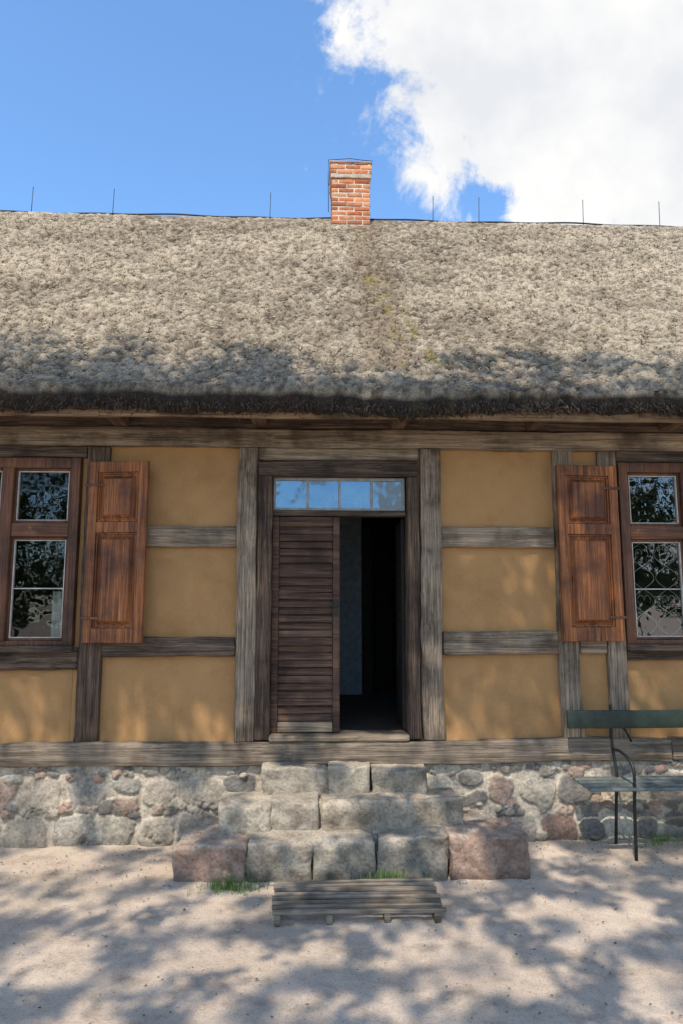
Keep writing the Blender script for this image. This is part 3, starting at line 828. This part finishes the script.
def scatter(total,wf,rl,rh):
    cnt=0;tries=0
    while cnt<total and tries<600000:
        tries+=1
        x=rr.uniform(-12,7);y=rr.uniform(-14,-4.4);z=rr.uniform(5.8,14.9)
        k=min(range(3),key=lambda i:abs(x-trunks[i][0]))
        if ((x+2.5)/8.5)**2+((y+9)/5.0)**2+((z-9.8)/5.0)**2>1: continue
        pn=ny_*y+nz_*z
        fx=x+(-y)*math.tan(-SUN_AZ)
        if rr.random()>wf(pn,fx): continue
        cent[k].append((x,y,z));rads[k].append(rr.uniform(rl,rh));cnt+=1
def w_a(pn,fx):
    if pn>.6 or not -5<fx<6: return 0
    if pn>-3.2: return 1. if pn<-.1 else .5
    return .12
def w_b(pn,fx): return 1. if .66<pn<1.66 else 0
def w_c(pn,fx):
    if not 1.72<=pn<2.75: return 0
    if .1<fx<1.6: return .03
    return (.9 if pn<2.35 else .4)*(1. if fx<.1 else .6)
scatter(520,w_a,.12,.30);scatter(400,w_b,.35,.6);scatter(62,w_c,.22,.46)
for k in range(3):
    tree(trunks[k][0],trunks[k][1],9.0,4.5,cent[k],rads[k],40,.075,"tall leafy tree with a high airy green crown",5.,7,.035)
for (x,y) in ((-12,-22),(-17,-17),(12.5,-20),(17,-16),(9.5,-30),(-9,-32)):
    cs=[];rs=[]
    for q in range(60):
        a=rr.uniform(0,6.28);d=rr.uniform(0,3.2);cs.append((x+math.cos(a)*d,y+math.sin(a)*d,rr.uniform(1.8,8.2)));rs.append(rr.uniform(.6,1.1))
    tree(x,y,6,3,cs,rs,60,.19,"bushy green tree at the far side of the yard",1.5)

# ------------------------------------------------------------------ world
w=bpy.data.worlds.new("World");scene.world=w;w.use_nodes=True;nt=w.node_tree
bg=nt.nodes["Background"]
sky=N(nt,'ShaderNodeTexSky',sky_type='NISHITA');sky.sun_disc=False;sky.sun_elevation=SUN_EL
sky.sun_rotation=math.atan2(sdir.x,sdir.y);sky.air_density=1.0;sky.dust_density=.6;sky.ozone_density=2.0
tc=N(nt,'ShaderNodeTexCoord');sep=N(nt,'ShaderNodeSeparateXYZ');nt.links.new(tc.outputs['Generated'],sep.inputs[0])
yy=math_(nt,'MAXIMUM',sep.outputs[1],.03)
gx=math_(nt,'DIVIDE',sep.outputs[0],yy);gz=math_(nt,'DIVIDE',sep.outputs[2],yy)
cx=math_(nt,'DIVIDE',math_(nt,'SUBTRACT',gx,.65),.61);cz=math_(nt,'DIVIDE',math_(nt,'SUBTRACT',gz,.93),.53)
rr_=math_(nt,'SQRT',math_(nt,'ADD',math_(nt,'MULTIPLY',cx,cx),math_(nt,'MULTIPLY',cz,cz)))
def wn(scale,rough,dist):
    n=N(nt,'ShaderNodeTexNoise');n.inputs['Scale'].default_value=scale;n.inputs['Detail'].default_value=9;n.inputs['Roughness'].default_value=rough;n.inputs['Distortion'].default_value=dist
    nt.links.new(tc.outputs['Generated'],n.inputs['Vector']);return n.outputs['Fac']
n1=wn(7,.66,.35);n3=wn(17,.68,.5)
n2=noise(nt,tc.outputs['Generated'],2.2,5,.55,.2)
f1=math_(nt,'ADD',math_(nt,'SUBTRACT',1.04,rr_),math_(nt,'ADD',math_(nt,'MULTIPLY',math_(nt,'SUBTRACT',n1,.5),1.1),math_(nt,'MULTIPLY',math_(nt,'SUBTRACT',n3,.5),.45)))
def hole(hx0,hz0,rx,rz,amt):
    hx=math_(nt,'DIVIDE',math_(nt,'SUBTRACT',gx,hx0),rx);hz=math_(nt,'DIVIDE',math_(nt,'SUBTRACT',gz,hz0),rz)
    hr=math_(nt,'SQRT',math_(nt,'ADD',math_(nt,'MULTIPLY',hx,hx),math_(nt,'MULTIPLY',hz,hz)))
    return math_(nt,'MULTIPLY',math_(nt,'SUBTRACT',1.2,hr,True),amt)
f1=math_(nt,'SUBTRACT',f1,hole(.275,.62,.05,.045,.26))
f1=math_(nt,'ADD',f1,hole(.165,.66,.05,.06,.14))
m1=N(nt,'ShaderNodeMapRange',interpolation_type='SMOOTHSTEP');m1.inputs[1].default_value=-.04;m1.inputs[2].default_value=.18;nt.links.new(f1,m1.inputs[0])
back=math_(nt,'LESS_THAN',sep.outputs[1],0.)
f2=N(nt,'ShaderNodeMapRange',interpolation_type='SMOOTHSTEP');f2.inputs[1].default_value=.50;f2.inputs[2].default_value=.57;nt.links.new(math_(nt,'ADD',math_(nt,'MULTIPLY',n2,.4),math_(nt,'MULTIPLY',n1,.6)),f2.inputs[0])
cm=math_(nt,'MAXIMUM',m1.outputs[0],math_(nt,'MULTIPLY',f2.outputs[0],back))
shade=ramp(nt,noise(nt,tc.outputs['Generated'],4.5,6,.6),[(.34,(5.9,6.05,6.35)),(.56,(7.3,7.25,7.15))])
skyc=mix(nt,1.,sky.outputs[0],(1.55,1.98,2.25),'MULTIPLY')
cc=mix(nt,cm,skyc,shade);nt.links.new(cc,bg.inputs[0]);bg.inputs[1].default_value=.14
sl=bpy.data.lights.new("sun",'SUN');sl.energy=5.0;sl.angle=math.radians(.5);sl.color=(1,.91,.78)
so=bpy.data.objects.new("sun",sl);col.objects.link(so);so.rotation_euler=sdir.to_track_quat('Z','Y').to_euler();so.location=(0,-10,20)

# ------------------------------------------------------------------ camera
cam=bpy.data.cameras.new("camera");cam.sensor_fit='VERTICAL';cam.sensor_height=36;cam.sensor_width=24;cam.lens=700/1024*36
cam.clip_end=1500;cam.clip_start=.05
co=bpy.data.objects.new("camera",cam);col.objects.link(co);co.location=(0,-6.6,2.1)
th=math.atan(.135);co.rotation_euler=(math.pi/2+th,0,-math.radians(2.3))
scene.camera=co
